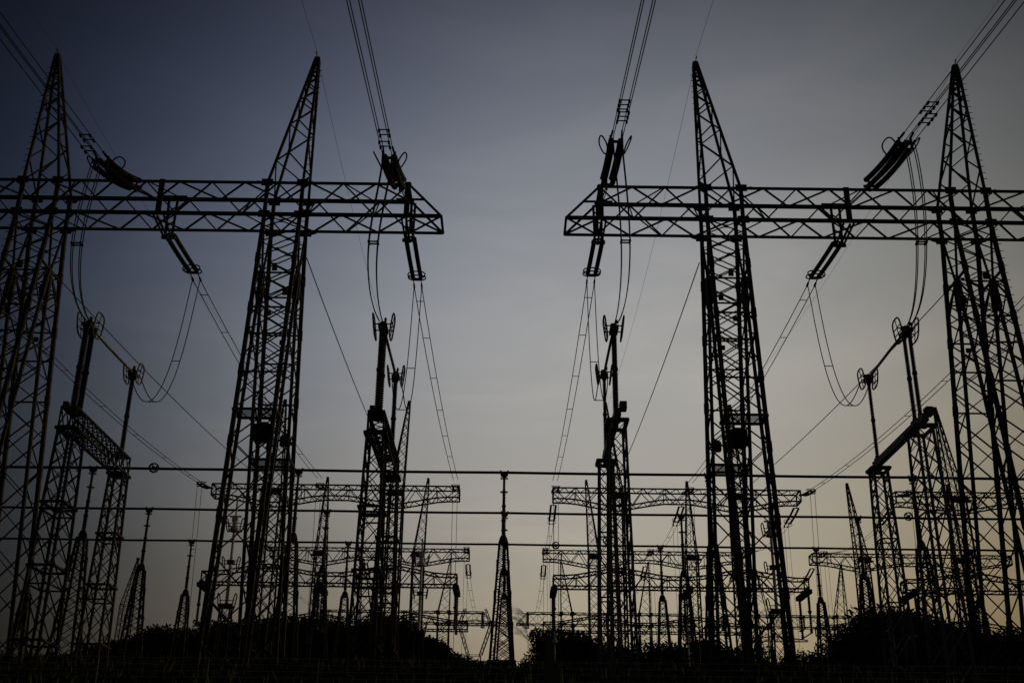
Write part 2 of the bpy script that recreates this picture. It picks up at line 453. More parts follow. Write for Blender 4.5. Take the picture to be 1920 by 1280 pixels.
# ------------------------------------------------------------------ yard gantry with an upper and a lower beam
def yard_gantry(xc, y0, s, label, dz=0.0, slim=1.0):
    gz = ground(y0)
    t = thing('yard_gantry', label, 'gantry', (xc, y0, gz), 'two-beam yard gantries')
    X = lambda x, y, z: V((xc+s*x, y0+y, z+dz))
    cols = (-7.0, 6.85); H = 14.05; D = 2.0
    def bot(x):
        d = min(abs(x-c) for c in cols); return 35.95 - 0.95*max(0, 1-d/5.2)
    def top(x):
        d = min(abs(x-c) for c in cols); return 27.25 + 0.95*max(0, 1-d/5.2)
    for nm, fa, fb in (('upper_beam', lambda x: 37.2, bot), ('lower_beam', top, lambda x: 26.1)):
        mb = MB(); n = 22; xs = [-H+2*H*k/n for k in range(n+1)]
        for k in range(n):
            x0, x1 = xs[k], xs[k+1]
            for y in (0, D):
                mb.bar(X(x0, y, fa(x0)), X(x1, y, fa(x1)), 0.15); mb.bar(X(x0, y, fb(x0)), X(x1, y, fb(x1)), 0.15)
                if k % 2: mb.bar(X(x0, y, fb(x0)), X(x1, y, fa(x1)), 0.09)
                else: mb.bar(X(x0, y, fa(x0)), X(x1, y, fb(x1)), 0.09)
                if k % 4 == 0: mb.bar(X(x0, y, fb(x0)), X(x0, y, fa(x0)), 0.09)
            for f in (fa, fb):
                mb.bar(X(x0, 0, f(x0)), X((x0+x1)/2, D, f((x0+x1)/2)), 0.07); mb.bar(X((x0+x1)/2, D, f((x0+x1)/2)), X(x1, 0, f(x1)), 0.07)
        for x in (-H, H):
            for y in (0, D): mb.bar(X(x, y, fb(x)), X(x, y, fa(x)), 0.14)
            for f in (fa, fb): mb.bar(X(x, 0, f(x)), X(x, D, f(x)), 0.14)
            mb.bar(X(x, 0, fb(x)), X(x, D, fa(x)), 0.08)
        part(nm, mb, 'steel', t)
    for ci, cx in enumerate(cols):
        mb = MB(); W = 1.55
        zt, zb = 36.6, gz-dz-0.5
        def q(z):
            f = max(0, (zt-z)/(zt-zb)); sp = 1.9*f
            return [X(cx-W/2, -sp*0.6+0.1, z), X(cx+W/2, -sp*0.6+0.1, z), X(cx+W/2, D-0.1+sp*0.6, z), X(cx-W/2, D-0.1+sp*0.6, z)]
        n = 17
        lattice(mb, q(zt), q(zb), n, 0.19, 0.085, 'X', horiz=(0.0, 0.35, 0.42, 0.7))
        part('column', mb, 'steel', t)
        mb = MB(); ap = X(cx+(0.95 if ci else 0.15), D/2, 47.45)
        q1 = [ap+V((dx, dy, 0)) for dx, dy in ((-0.13, -0.13), (0.13, -0.13), (0.13, 0.13), (-0.13, 0.13))]
        if s < 0: q1 = [q1[1], q1[0], q1[3], q1[2]]
        lattice(mb, q(zt), q1, 9, 0.14, 0.075, 'X', ts=[0, 0.14, 0.27, 0.39, 0.5, 0.6, 0.69, 0.78, 0.86, 0.93, 1.0])
        mb.box(ap+V((0, 0, 0.1)), 0.36, 0.36, 0.5)
        part('spire', mb, 'steel', t)
        mb = MB()
        mb.box(X(cx, -0.25, 36.35), W+0.35, 0.12, 0.75); mb.box(X(cx, -0.75, 35.98), W+0.5, 1.1, 0.08)
        mb.bar(X(cx-W/2, -0.75, 36.0), X(cx-W/2, -1.25, 36.7), 0.06); mb.bar(X(cx+W/2, -0.75, 36.0), X(cx+W/2, -1.25, 36.7), 0.06)
        part('service_balcony', mb, 'steel', t)
    return t
yard_gantry(-19.4, 126, 1, 'middle-distance two-beam gantry in the left yard, behind the left disconnectors')
yard_gantry(19.4, 126, -1, 'middle-distance two-beam gantry in the right yard, behind the near right gantry leg')
yard_gantry(58.3, 126, -1, 'middle-distance two-beam gantry at the far right edge, behind the rightmost tower')
yard_gantry(-19.3, 160, 1, 'rear two-beam gantry in the left yard, its thin spires between the front towers', 0.45)
yard_gantry(19.3, 160, -1, 'rear two-beam gantry in the right yard, crossing behind the nearer two-beam one', 0.45)
yard_gantry(57.3, 160, -1, 'rear two-beam gantry low on the right, its lone spire right of the near right leg', 0.45)

# ------------------------------------------------------------------ disconnect switches
def disconnector(x, yf, zh, zi, label, solid, ym=6.9, dzr=0.0):
    gz = ground(yf)
    t = thing('disconnect_switch', label, 'disconnector', (x, yf, gz), 'high-voltage disconnectors')
    yr = yf+ym
    ms = 'galv' if solid else 'steel'
    hb = 0.5 if solid else 0.95                       # girder depth below the insulator feet
    zc = zi-hb-0.25                                   # column tops
    def column(yc, w0, d0, w1, d1, gz, n):
        mb = MB(); q1 = quad(x, yc, gz-0.5, w1, d1); q0 = quad(x, yc, zc, w0, d0)
        ts = [0]; st = 0.072
        while ts[-1] < 1: ts.append(min(1, ts[-1]+st)); st *= 1.075
        lattice(mb, q0, q1, 0, 0.115, 0.058, 'X', ts=ts, horiz=(0, 0.33, 0.62))
        a = 0.10 if not solid else 0.13
        for k in range(4):
            p = quad(x, yc, zc+0.08, w0+2*a, d0+2*a); mb.bar(p[k], p[(k+1) % 4], 0.12, 0.12)
        for tt in ((0.0,) if solid else (0.3, 0.55, 0.83)):
            p = lerp_q(quad(x, yc, zc, w0+0.16, d0+0.16), quad(x, yc, gz-0.5, w1+0.16, d1+0.16), tt)
            for k in range(4): mb.bar(p[k], p[(k+1) % 4], 0.13, 0.10)
        part('column', mb, ms, t)
    column(yf+0.3, 0.74, 1.35, 1.2, 2.2, gz, 9)
    column(yr+0.1, 0.72, 0.8, 1.15, 1.5, ground(yr), 9)
    mb = MB()
    if solid:
        mb.bar(V((x, yf-0.6, zi-0.33)), V((x, yr+0.5, zi-0.33)), 0.32, 0.36)
        for yy in (yf-0.2, yf+0.9, yr): mb.bar(V((x, yy, zi-0.75)), V((x, yy, zi-0.05)), 0.3, 0.3)
        mb.box((x+0.28, yf-0.35, zi+0.02), 0.34, 0.5, 0.4)
    else:
        q0 = [V((x-0.36, yf-0.45, zi-0.1-hb)), V((x+0.36, yf-0.45, zi-0.1-hb)), V((x+0.36, yf-0.45, zi-0.1)), V((x-0.36, yf-0.45, zi-0.1))]
        q1 = [p+V((0, ym+0.95, 0)) for p in q0]
        lattice(mb, q0, q1, 12, 0.09, 0.055, 'X', horiz=(0, 0.15, 0.85, 1))
        for yy in (yf, yf+0.75, yr): mb.box((x, yy, zi-0.08), 0.7, 0.42, 0.12)
        mb.box((x-0.2, yf-0.35, zi+0.02), 0.22, 0.3, 0.26)
    part('girder', mb, ms, t)
    # insulator stacks: two units each, with a flange between
    for yy, zt_ in ((yf, zh-0.25), (yf+0.78, zh-0.25), (yr, zh-0.35+dzr)):
        mb = MB(); zm = (zi+zt_)/2
        rr = (0.165 if yy < yr-1 else 0.14) if not solid else (0.12 if yy < yr-1 else 0.115)
        mb.insulator((x, yy, zi), (x, yy, zm-0.06), rr*0.68, rr, 0.11)
        mb.insulator((x, yy, zm+0.06), (x, yy, zt_), rr*0.64, rr*0.94, 0.11)
        for z in (zi, zm, zt_): mb.tube([(x, yy, z-0.09), (x, yy, z-0.05), (x, yy, z+0.05), (x, yy, z+0.09)], [rr*0.7, rr*1.08, rr*1.08, rr*0.7], 10)
        part('post_insulator', mb, 'brown', t)
    # heads with a pair of grading rings each
    for k, (yy, zz, sc) in enumerate(((yf+0.35, zh, 1.0), (yr, zh-0.05+dzr, 0.88))):
        mb = MB()
        mb.box((x, yy, zz-0.08), 0.42, 0.95 if k == 0 else 0.5, 0.2); mb.box((x, yy+0.05, zz+0.1), 0.26, 0.5, 0.24)
        mb.bar((x-0.45*sc, yy, zz+0.16), (x+0.45*sc, yy, zz+0.16), 0.05); mb.bar((x-0.45*sc, yy, zz-0.18), (x+0.45*sc, yy, zz-0.18), 0.05)
        mb.box((x+0.12, yy-0.3, zz+0.25), 0.1, 0.16, 0.16); mb.box((x-0.12, yy+0.2, zz+0.25), 0.08, 0.3, 0.1)
        hd = part('contact_head', mb, ms, t)
        for sx in (-1, 1):
            mb = MB()
            c = V((x+sx*0.43*sc, yy, zz))
            tl = V((sx*0.12, 0, 1)).normalized()
            mb.ring(c, V((0, 1, 0)), tl, 0.55*sc, 0.62*sc, 0.042, 32, 7, 0.62)
            for d in (-0.16, 0.18): mb.bar(c+V((0, -0.54*sc, d)), c+V((0, 0.54*sc, d)), 0.035)
            mb.bar(c+tl*0.6*sc, c-tl*0.6*sc, 0.035)
            part('grading_ring', mb, 'alu' if not solid else 'galv', hd)
    mb = MB()
    mb.tube([(x, yf+0.6, zh+0.02), (x, yf+3, zh+0.04), (x, yr-0.2, zh-0.02+dzr)], 0.075, 10)
    part('switch_blade', mb, 'alu', t, True)
    return (V((x, yf+0.2, zh+0.2)), V((x, yr, zh+0.1+dzr)))
DS = [disconnector(-20.35, 51.2, 24.15, 19.75, 'leftmost disconnect switch, on lattice stands between the two left towers, golden blade', False, 7.35, 0.25),
      disconnector(-5.75, 50.0, 23.75, 19.3, 'left inner disconnect switch, on lattice stands just left of the central gap', False, 7.0, 0.1),
      disconnector(5.6, 52.6, 24.95, 20.5, 'right inner disconnect switch, on lattice stands just right of the central gap', True, 6.6),
      disconnector(20.2, 52.0, 24.75, 20.2, 'rightmost disconnect switch, double stack on solid sloping girder between the right towers', True)]

# ------------------------------------------------------------------ strings, conductors, jumpers
PH = [-20.45, -5.8, 5.6, 20.2]
WHO = ['outer left', 'inner left', 'inner right', 'outer right']
def poly(p0, p1, sag, n=14):
    return [p0.lerp(p1, k/n) - V((0, 0, sag*4*(k/n)*(1-k/n))) for k in range(n+1)]
def bez(ps, n=22):
    out = []
    for k in range(n+1):
        t = k/n; q = list(ps)
        while len(q) > 1: q = [a.lerp(b, t) for a, b in zip(q, q[1:])]
        out.append(q[0])
    return out
front_end = []
for i, x in enumerate(PH):
    zo = (-0.5, -0.6, 0.0, 0.1)[i]; zc = (-0.75, -0.7, 0.0, 0.0)[i]
    a = V((x, YF-0.2, 35.6+zo*0.4)); b = V((x, 54.7, 34.55+zo)); c = V((x, 49.3, 33.55+zo+zc))
    if i == 1: b.y -= 0.6; c.y -= 0.3
    if i == 0: c.y += 0.7; c.z += 0.12
    t = thing('strain_insulator', 'four-string fat %s strain insulator reaching forward from the near gantry beam' % WHO[i], 'insulator', a, 'front strain insulators')
    mb = MB()
    mb.bar(a+V((0, 0.1, 0)), b+V((0, 0.35, 0)), 0.05); mb.bar(a+V((0.1, 0.1, 0)), b+V((0.1, 0.35, 0)), 0.04); mb.box(b+V((0, 0.25, 0)), 0.62, 0.08, 0.14); mb.bar(b+V((0, 0.22, -0.35)), b+V((0, 0.22, 0.35)), 0.1)
    part('yoke', mb, 'steel', t); mb = MB()
    mb.box(c+V((0, -0.22, 0)), 0.62, 0.08, 0.14); mb.bar(c+V((-0.3, -0.22, -0.35)), c+V((-0.3, -0.22, 0.35)), 0.1); mb.bar(c+V((0.3, -0.22, -0.35)), c+V((0.3, -0.22, 0.35)), 0.1)
    for dx in (-0.27, 0.27):
        for dz in (-0.27, 0.27): mb.bar(c+V((dx, -0.2, dz)), c+V((dx*0.85, -0.85, dz*0.85)), 0.09)
    part('yoke', mb, 'steel', t)
    for dx in (-0.24, 0.24):
        for dz in (-0.24, 0.24):
            mb = MB(); mb.insulator(b+V((dx, 0, dz)), c+V((dx, 0, dz)), 0.105, 0.155, 0.15, 9, 0.14)
            part('insulator_string', mb, 'brown', t)
    for sx in (-1, 1):
        mb = MB(); d = (c-b).normalized(); nu = V((0, -d.z, d.y))
        mb.ring(c-d*0.35+V((sx*0.62, 0, 0.1)), d, V((sx*0.45, 0, 0.9)), 0.75, 0.42, 0.04, 26, 6, 0.8)
        part('grading_ring', mb, 'steel', t)
    end = c+V((0, -0.85, 0)); front_end.append(end)
    # four-wire line conductor passing on over the camera
    sl = 0.125 if i > 1 else 0.10; mb = MB()
    def cp(s_, dx, dz): return end + V((dx+(0.012*s_ if i > 1 else -0.002*s_), -s_, dz - sl*s_ + 0.00042*s_*s_))
    for dx in (-0.23, 0.23):
        for dz in (-0.23, 0.23):
            mb.tube([cp(s_, dx, dz) for s_ in (0, 3, 6, 10, 15, 20, 26, 34, 45, 60, 80, 110, 150)], 0.024, 5)
    t2 = thing('line_conductor', 'four-wire %s overhead conductor running up and over from its strain insulator' % WHO[i], 'power line', end, 'four-wire line conductors')
    part('wire_bundle', mb, 'wire', t2)
    for s_ in ((2.1, 2.55, 3.0) if i > 1 else (1.1, 1.6)):
        for dz in (-0.23, 0.23):
            mb = MB()
            a_, b_ = cp(s_+dz*0.8, -0.23, dz), cp(s_+dz*0.8, 0.23, dz)
            mb.bar(a_, b_, 0.045); mb.bar(a_+V((0, -0.1, -0.06)), a_+V((0, 0.12, -0.06)), 0.1); mb.bar(b_+V((0, -0.1, -0.06)), b_+V((0, 0.12, -0.06)), 0.1)
            part('spacer_damper', mb, 'wire', t2)
    # jumper down to the front head of the disconnector
    hd = DS[i][0]; mb = MB(); sg = -1 if x < 0 else 1
    mids = []
    for dx in (-0.22, 0.22):
        for dy in (-0.12, 0.14):
            s0 = end+V((dx, 0.15+dy, -0.25)); e0 = hd+V((dx*0.35+sg*0.12, dy*0.5, 0.05))
            pts = bez([s0, s0+V((sg*0.1, -0.5, -3.5)), V((x+dx*1.0+sg*0.75, hd.y-1.6+dy, hd.z+4.2)), V((x+dx*1.1+sg*0.55, hd.y-1.5+dy, hd.z+0.7)), e0])
            mb.tube(pts, 0.028, 5); mids.append(pts[11])
    mb.bar(mids[0], mids[2], 0.06); mb.bar(mids[1], mids[3], 0.06)
    for m_ in mids: mb.box(m_, 0.1, 0.1, 0.1)
    solo('jumper_cable', mb, 'wire', 'four-wire %s jumper dropping from strain insulator to disconnector head' % WHO[i], 'cable', 'front jumpers')

# rear strings, twin conductors to the yard gantries, loops to the disconnectors
for i, x in enumerate(PH):
    a = V((x, YR+0.3, ZB-0.12)); c = V((x, 67.0, (34.85, 34.55, 35.0, 35.0)[i]))
    a.x += -0.05*(1 if x < 0 else -1)
    t = thing('strain_insulator', 'twin-string slim %s insulator slanting back from under the near gantry beam' % WHO[i], 'insulator', a, 'rear strain insulators')
    b0 = a+V((0, 0.35, 0.1))
    for dx in (-0.25, 0.25):
        mb = MB(); mb.insulator(b0+V((dx, 0, 0)), c+V((dx, 0, 0)), 0.10, 0.145, 0.10, 9, 0.05)
        part('insulator_string', mb, 'brown', t)
    mb = MB(); d = (c-b0).normalized()
    mb.bar(b0+V((-0.32, -0.15, 0)), b0+V((0.32, -0.15, 0)), 0.10); part('yoke', mb, 'steel', t); mb = MB(); mb.bar(c+V((-0.32, 0.1, 0)), c+V((0.32, 0.1, 0)), 0.09)
    for dx in (-0.25, 0.25): mb.bar(c+V((dx, 0.05, 0)), c+V((dx, 0.9, -0.12)), 0.06); mb.bar(c+V((dx, 0.75, -0.1)), c+V((dx, 1.15, -0.16)), 0.11)
    part('yoke', mb, 'steel', t)
    mb = MB(); mb.ring(c-d*0.45, V((1, 0, 0)), V((0, 0.35, 1)).normalized(), 0.55, 0.33, 0.045, 26, 6, 0.8); part('grading_ring', mb, 'steel', t)
    mb = MB(); mb.ring(c-d*0.05, V((1, 0, 0)), V((0, 1, 0)), 0.56, 0.38, 0.045, 26, 6, 0.8); part('grading_ring', mb, 'steel', t)
    # twin conductor on to the yard gantry
    q = c+V((0, 1.1, -0.16)); xe = x*(5.45/5.7) if abs(x) < 10 else x
    e = V((xe, 121.2, 36.6)); t2 = thing('twin_conductor', 'two-wire %s conductor sloping back from near gantry to yard gantry' % WHO[i], 'power line', q, 'two-wire conductors behind the near gantries')
    mb = MB(); P = [poly(q+V((dx, 0, 0)), e+V((dx, 0, 0)), 0.9, 26) for dx in (-0.25, 0.25)]
    for p in P: mb.tube(p, 0.031, 5)
    part('wire_pair', mb, 'wire', t2)
    for k in (1, 4, 8, 12, 16, 20):
        mb = MB(); mb.bar(P[0][k], P[1][k], 0.04); part('spacer', mb, 'wire', t2)
    # loop down to the rear head
    hd = DS[i][1]; mb = MB(); ps = []
    low = hd.z-0.3
    sg = -1 if x < 0 else 1
    for dx in (-0.25, 0.25):
        s0 = q+V((dx, -0.2, 0)); e0 = hd+V((dx*0.9, 0.25, -0.1))
        pts = bez([s0, V((x+dx, 66.8, 30.5)), V((x+dx, 66.0, low+0.5)), V((x+dx*1.1, 62.5, low-2.2)), V((x+dx*1.3, hd.y+1.3, low+0.3)), e0], 30)
        mb.tube(pts, 0.03, 5); ps.append(pts)
    for k in (9, 19): mb.bar(ps[0][k], ps[1][k], 0.04)
    solo('jumper_cable', mb, 'wire', 'two-wire %s jumper hanging in a loop up from the lower disconnector head' % WHO[i], 'cable', 'rear jumper loops')

for sg, nm in ((-1, 'left'), (1, 'right')):
    x0, x1 = (-35.05, -33.45) if sg < 0 else (34.8, 33.45)
    q = V((x0, 66.5, 34.6)); e = V((x1, 121.2, 35.9)); t2 = thing('twin_conductor', 'two-wire outermost conductor running from the %s picture edge down to the yard gantry end' % nm, 'power line', q, 'two-wire conductors behind the near gantries')
    mb = MB(); P = [poly(q+V((dx, 0, 0)), e+V((dx, 0, 0)), 1.0, 26) for dx in (-0.25, 0.25)]
    for p in P: mb.tube(p, 0.031, 5)
    part('wire_pair', mb, 'wire', t2)
    for k in (1, 4, 8, 12, 16, 20, 24):
        mb = MB(); mb.bar(P[0][k], P[1][k], 0.04); part('spacer', mb, 'wire', t2)

# earth wires from spire tips, forward over the camera and back to the yard gantry spires
for k, (cx, tipx, nm, bx) in enumerate(((XL-8.28, -28.75, 'leftmost', -26.3), (XL+8.28, -12.2, 'second from left', -11.8), (XR-8.28, 11.9, 'third from left', 11.8), (XR+8.28, 28.5, 'rightmost', 26.2))):
    p = V((cx, (YF+YR)/2, 46.95)); mb = MB()
    pts = [p+V((0.01*(1 if cx > 0 else -0.3)*s_, -s_, -0.11*s_+0.0004*s_*s_)) for s_ in (0, 5, 12, 20, 30, 45, 70, 110, 150)]
    mb.tube(pts, 0.011, 4)
    solo('earth_wire', mb, 'wire', 'thin single wire rising forward from tip of the %s near spire' % nm, 'wire', 'earth wires in front')
    mb = MB(); mb.tube(poly(p+V((0, 0.2, -0.3)), V((bx, 126.6, 47.3)), 1.6, 18), 0.011, 4)
    solo('earth_wire', mb, 'wire', 'very thin wire running back from tip of the %s near spire' % nm, 'wire', 'earth wires behind')
    mb = MB(); mb.tube(poly(V((tipx*0.98, YR+0.2, 33.0)), V((bx*1.02, 126.2, 37.0)), 0.7, 18), 0.034, 5)
    solo('shield_wire', mb, 'wire', 'single dark wire running back from high on the %s near column' % nm, 'wire', 'column wires')

# ------------------------------------------------------------------ strings and drops at the yard gantries
def small_string(p, d, Ln, label, group, n=2, ringed=True):
    t = thing('strain_insulator', label, 'insulator', p, group)
    d = V(d).normalized(); e = p+d*Ln; b = p+d*0.3
    for k in range(n):
        dx = (-0.28, 0.28)[k] if n == 2 else 0
        mb = MB(); mb.insulator(b+V((dx, 0, 0)), e+V((dx, 0, 0)), 0.085, 0.13, 0.2, 7, 0.10)
        part('insulator_string', mb, 'brown', t)
    mb = MB(); mb.bar(p, b, 0.09); mb.bar(b-V((0.3, 0, 0)), b+V((0.3, 0, 0)), 0.09); part('yoke', mb, 'steel', t); mb = MB(); mb.bar(e-V((0.3, 0, 0)), e+V((0.3, 0, 0)), 0.09)
    for dx in (-0.22, 0.22): mb.bar(e+V((dx, 0, 0)), e+d*0.7+V((dx, 0, 0)), 0.08); mb.box(e+d*0.8+V((dx, 0, -0.05)), 0.14, 0.2, 0.2)
    part('yoke', mb, 'steel', t)
    mb = MB(); mb.ring(e-d*0.2+V((0, 0, 0.24)), V((1, 0, 0)), d, 0.46, 0.5, 0.035, 20, 5, 0.8); mb.ring(e-d*0.1-V((0, 0, 0.24)), V((1, 0, 0)), d, 0.46, 0.5, 0.035, 20, 5, 0.8)
    part('grading_ring', mb, 'steel', t)
    return e+d*0.8
ROWS = [(-33.45, 'outermost left'), (-20.45, 'middle left'), (-5.55, 'inner left'), (5.45, 'inner right'), (20.2, 'middle right'), (33.45, 'outermost right'), (44.4, 'far right')]
for x, nm in ROWS:
    e = small_string(V((x, 125.8, 36.55)), (0.0, -1, -0.16), 4.4, '%s twin string pulling forward from the upper beam of the nearer two-beam gantry' % nm, 'strings at the front of the nearer yard gantries')
    mb = MB(); P = []
    zb = 14.5
    for dx in (-0.25, 0.25):
        pts = bez([e+V((dx, 0.3, -0.05)), e+V((dx, 0.9, -6)), e+V((dx*1.0, 1.2, -14)), V((x+dx, 122.5, zb))], 14); P.append(pts); mb.tube(pts, 0.026, 4)
    for k in (5, 10): mb.bar(P[0][k], P[1][k], 0.05)
    solo('drop_cable', mb, 'wire', '%s pair of wires dropping straight down from the nearer two-beam gantry' % nm, 'cable', 'vertical drops at the nearer yard gantries')
    if x > -30 and abs(x) > 30 and x < 0: continue
    if abs(x) > 30 and x < 0:
        # outermost left phase also has its line coming in from the front gantry's outer phase
        pass
    if x > 0:
        e2 = small_string(V((x, 128.15, 35.85)), (-0.01*(1 if x > 0 else -1), 1, -0.16), 4.8, '%s twin string slanting back below the nearer two-beam gantry' % nm, 'strings at the back of the nearer yard gantries')
        mb = MB(); P = []
        for dx in (-0.25, 0.25):
            pts = poly(e2+V((dx, 0, 0)), V((x+dx, 156.5, 37.0)), 0.9, 12); P.append(pts); mb.tube(pts, 0.026, 4)
        for k in (3, 6, 9): mb.bar(P[0][k], P[1][k], 0.05)
        solo('twin_conductor', mb, 'wire', '%s two-wire span between the two rows of two-beam gantries' % nm, 'power line', 'spans between yard gantries')
        mb = MB()
        for dx in (-0.25, 0.25): mb.tube(bez([e2+V((dx, 0, 0)), e2+V((dx, 0.3, -7)), V((x+dx+0.3, 134, 15))], 10), 0.02, 4)
        solo('drop_cable', mb, 'wire', '%s pair of wires dropping from behind the nearer two-beam gantry' % nm, 'cable', 'drops behind the nearer yard gantries')
    e3 = small_string(V((x*0.99, 159.8, 37.0)), (0, -1, -0.02), 3.2, '%s small string on the front of the rear two-beam gantry' % nm, 'strings at the front of the rear yard gantries')
    e4 = small_string(V((x*0.985, 162.3, 36.1)), (0, 1, -0.2), 4.2, '%s small twin string slanting back from the rear two-beam gantry' % nm, 'strings at the back of the rear yard gantries')
    mb = MB(); P = []
    for dx in (-0.25, 0.25):
        pts = poly(e4+V((dx, 0, 0)), V((x*0.95+dx, 214, 37.8)), 1.5, 12); P.append(pts); mb.tube(pts, 0.024, 4)
    for k in (2, 4, 6, 8): mb.bar(P[0][k], P[1][k], 0.05)
    solo('twin_conductor', mb, 'wire', '%s two-wire span from rear two-beam gantry to the farthest gantry' % nm, 'power line', 'spans to the farthest gantries')
    mb = MB()
    for dx in (-0.25, 0.25): mb.tube(bez([e3+V((dx, 0, 0)), e3+V((dx, 0.4, -8)), V((x+dx, 157, 14.5))], 10), 0.022, 4)
    solo('drop_cable', mb, 'wire', '%s pair of wires dropping straight down from the rear two-beam gantry' % nm, 'cable', 'drops at the rear yard gantries')

# post insulators hung under the lower beams, in pairs on a channel
for yy, dz, row in ((126, 0.0, 'nearer'),):
    for x, nm in ((-33.4, 'outer left'), (-20.4, 'middle left'), (-5.4, 'inner left'), (5.4, 'inner right'), (20.3, 'middle right'), (33.3, 'outer right'), (45.0, 'far right')):
        zt = 25.75+dz
        t = thing('hanging_switch_post', '%s pair of insulators hanging from the lower beam of the %s gantry row' % (nm, row), 'insulator', (x, yy, zt), 'insulator pairs hung under the lower beams')
        mb = MB(); mb.bar((x, yy-0.5, zt), (x, yy+4.4, zt), 0.7, 0.45); mb.bar((x, yy, zt+0.2), (x, yy, zt+0.5), 0.4); mb.bar((x, yy+2, zt+0.2), (x, yy+2, zt+0.5), 0.4)
        part('channel', mb, 'steel', t)
        for y2 in (yy, yy+4.0):
            mb = MB(); mb.insulator((x, y2, zt-0.2), (x, y2, zt-2.1), 0.12, 0.18, 0.19, 8); mb.insulator((x, y2, zt-2.2), (x, y2, zt-4.1), 0.11, 0.165, 0.19, 8)
            mb.tube([(x, y2, zt-2.05), (x, y2, zt-2.25)], 0.22, 8); mb.tube([(x, y2, zt-4.0), (x, y2, zt-4.45)], 0.16, 8)
            part('post_insulator', mb, 'brown', t)
        mb = MB(); mb.tube([(x, yy, zt-4.4), (x, yy+4.0, zt-4.4)], 0.07, 7); part('contact_tube', mb, 'alu', t)

# ------------------------------------------------------------------ tube busbars on insulator posts
def bus_post(base_z, x, y, zt, label, group):
    t = thing('busbar_support', label, 'insulator post', (x, y, base_z), group)
    zi = zt-4.65
    mb = MB(); lattice(mb, quad(x, y, base_z-0.3, 1.75, 1.75), quad(x, y, zi-0.55, 0.55, 0.55), 0, 0.15, 0.07, 'X', ts=[0, 0.13, 0.25, 0.36, 0.46, 0.55, 0.63, 0.71, 0.78, 0.84, 0.9, 0.95, 1.0])
    for tt in (0.30, 0.55, 0.8):
        p = lerp_q(quad(x, y, base_z, 1.75, 1.75), quad(x, y, zi-0.55, 0.55, 0.55), tt)
        for q in p: mb.bar(q-V((0, 0, 0.4)), q+V((0, 0, 0.4)), 0.175)
    mb.box((x, y, base_z+0.35), 2.0, 2.0, 0.16)
    part('lattice_stand', mb, 'steel', t)
    mb = MB(); mb.tube([(x, y, zi-0.6), (x, y, zi-0.3), (x, y, zi-0.12), (x, y, zi)], [0.31, 0.30, 0.22, 0.15], 10)
    for s in (-1, 1): mb.bar((x+s*0.26, y, zi-0.95), (x+s*0.26, y, zi-0.4), 0.12)
    part('cap', mb, 'steel', t)
    mb = MB(); n = 4
    for k in range(n):
        a = zi+(zt-0.35-zi)*k/n; b = zi+(zt-0.35-zi)*(k+1)/n
        r = 0.15-0.018*k
        mb.insulator((x, y, a+0.05), (x, y, b-0.05), r*0.86, r*1.12, 0.14, 9)
        mb.tube([(x, y, b-0.07), (x, y, b-0.02), (x, y, b+0.05)], [r*1.1, r*1.3, r*1.1], 9)
    part('post_insulator', mb, 'brown', t)
    for f, rr in ((0.955, 0.27), (0.72, 0.27)):
        mb = MB(); z = zi+(zt-0.25-zi)*f; mb.ring((x, y, z), V((1, 0, 0)), V((0, 1, 0)), rr, rr, 0.028, 22, 6); mb.bar((x-rr, y, z), (x+rr, y, z), 0.03)
        part('corona_ring', mb, 'steel', t)
    mb = MB(); mb.box((x, y, zt-0.22), 0.42, 0.3, 0.16)
    for s in (-1, 1): mb.bar((x+s*0.2, y, zt-0.25), (x+s*0.28, y, zt+0.14), 0.12, 0.16)
    part('tube_clamp', mb, 'steel', t)
ORD = ['leftmost', 'second from left', 'third from left', 'fourth from left', 'fifth from left', 'sixth from left', 'rightmost']
for (nm, y, z, xs, ro) in (('nearest and highest', 81, 25.62, [-30.2, -15.1, 0, 15.0, 30.0], 0.10), ('middle', 95, 26.2, [-30.2, -15.1, 0, 15.0, 30.0], 0.10), ('farthest and lowest', 109, 26.72, [-45.2, -30.2, -15.1, 0, 15.0, 30.0, 45], 0.10)):
    mb = MB()
    xa, xb = -75, 75
    mb.tube([(xa+(xb-xa)*k/60, y, z-0.03*abs(math.sin(math.pi*(xa+(xb-xa)*k/60)/15.1))) for k in range(61)], ro, 10)
    solo('busbar_tube', mb, 'steel', '%s of three long horizontal tube busbars crossing the whole view' % nm, 'busbar', 'tube busbars', True, V((0, y, z)))
    for k, x in enumerate(xs):
        lab = 'centre' if x == 0 else ORD[k] if k < len(xs)-1 else 'rightmost'
        bus_post(ground(y), x, y, z, '%s insulator post under the %s tube busbar' % (lab, nm), 'posts under the %s busbar' % nm)
for px, py, y, nm in ((289, 877, 81, 'round spoked ring on nearest busbar, right of the left lattice stands'), (708, 961, 95, 'round spoked ring on middle busbar behind the inner left disconnector stand'),
                      (1042, 1022, 109, 'round spoked ring on farthest busbar, right of the centre gap'), (1703, 968, 95, 'round spoked ring on middle busbar between the right lattice stands'),
                      (1444, 890, 81, 'round spoked ring on nearest busbar behind the near right gantry leg'), (1137, 1013, 109, 'round spoked ring on farthest busbar behind inner right disconnector stand')):
    c = at(px, py, y); mb = MB()
    c.y = y-0.02
    mb.ring(c, V((1, 0, 0)), V((0, 0, 1)), 0.33, 0.33, 0.055, 26, 7)
    for a in (0.5, 2.1, 3.7, 5.3): mb.bar(c, c+V((math.cos(a)*0.33, 0, math.sin(a)*0.33)), 0.07)
    mb.ring(c+V((0, -0.25, 0)), V((1, 0, 0)), V((0, 0, 1)), 0.30, 0.30, 0.03, 24, 6); mb.bar(c+V((0, -0.3, 0)), c+V((0, 0.3, 0)), 0.16)
    solo('corona_ring', mb, 'steel', nm, 'ring', 'rings on the busbars', True, c)

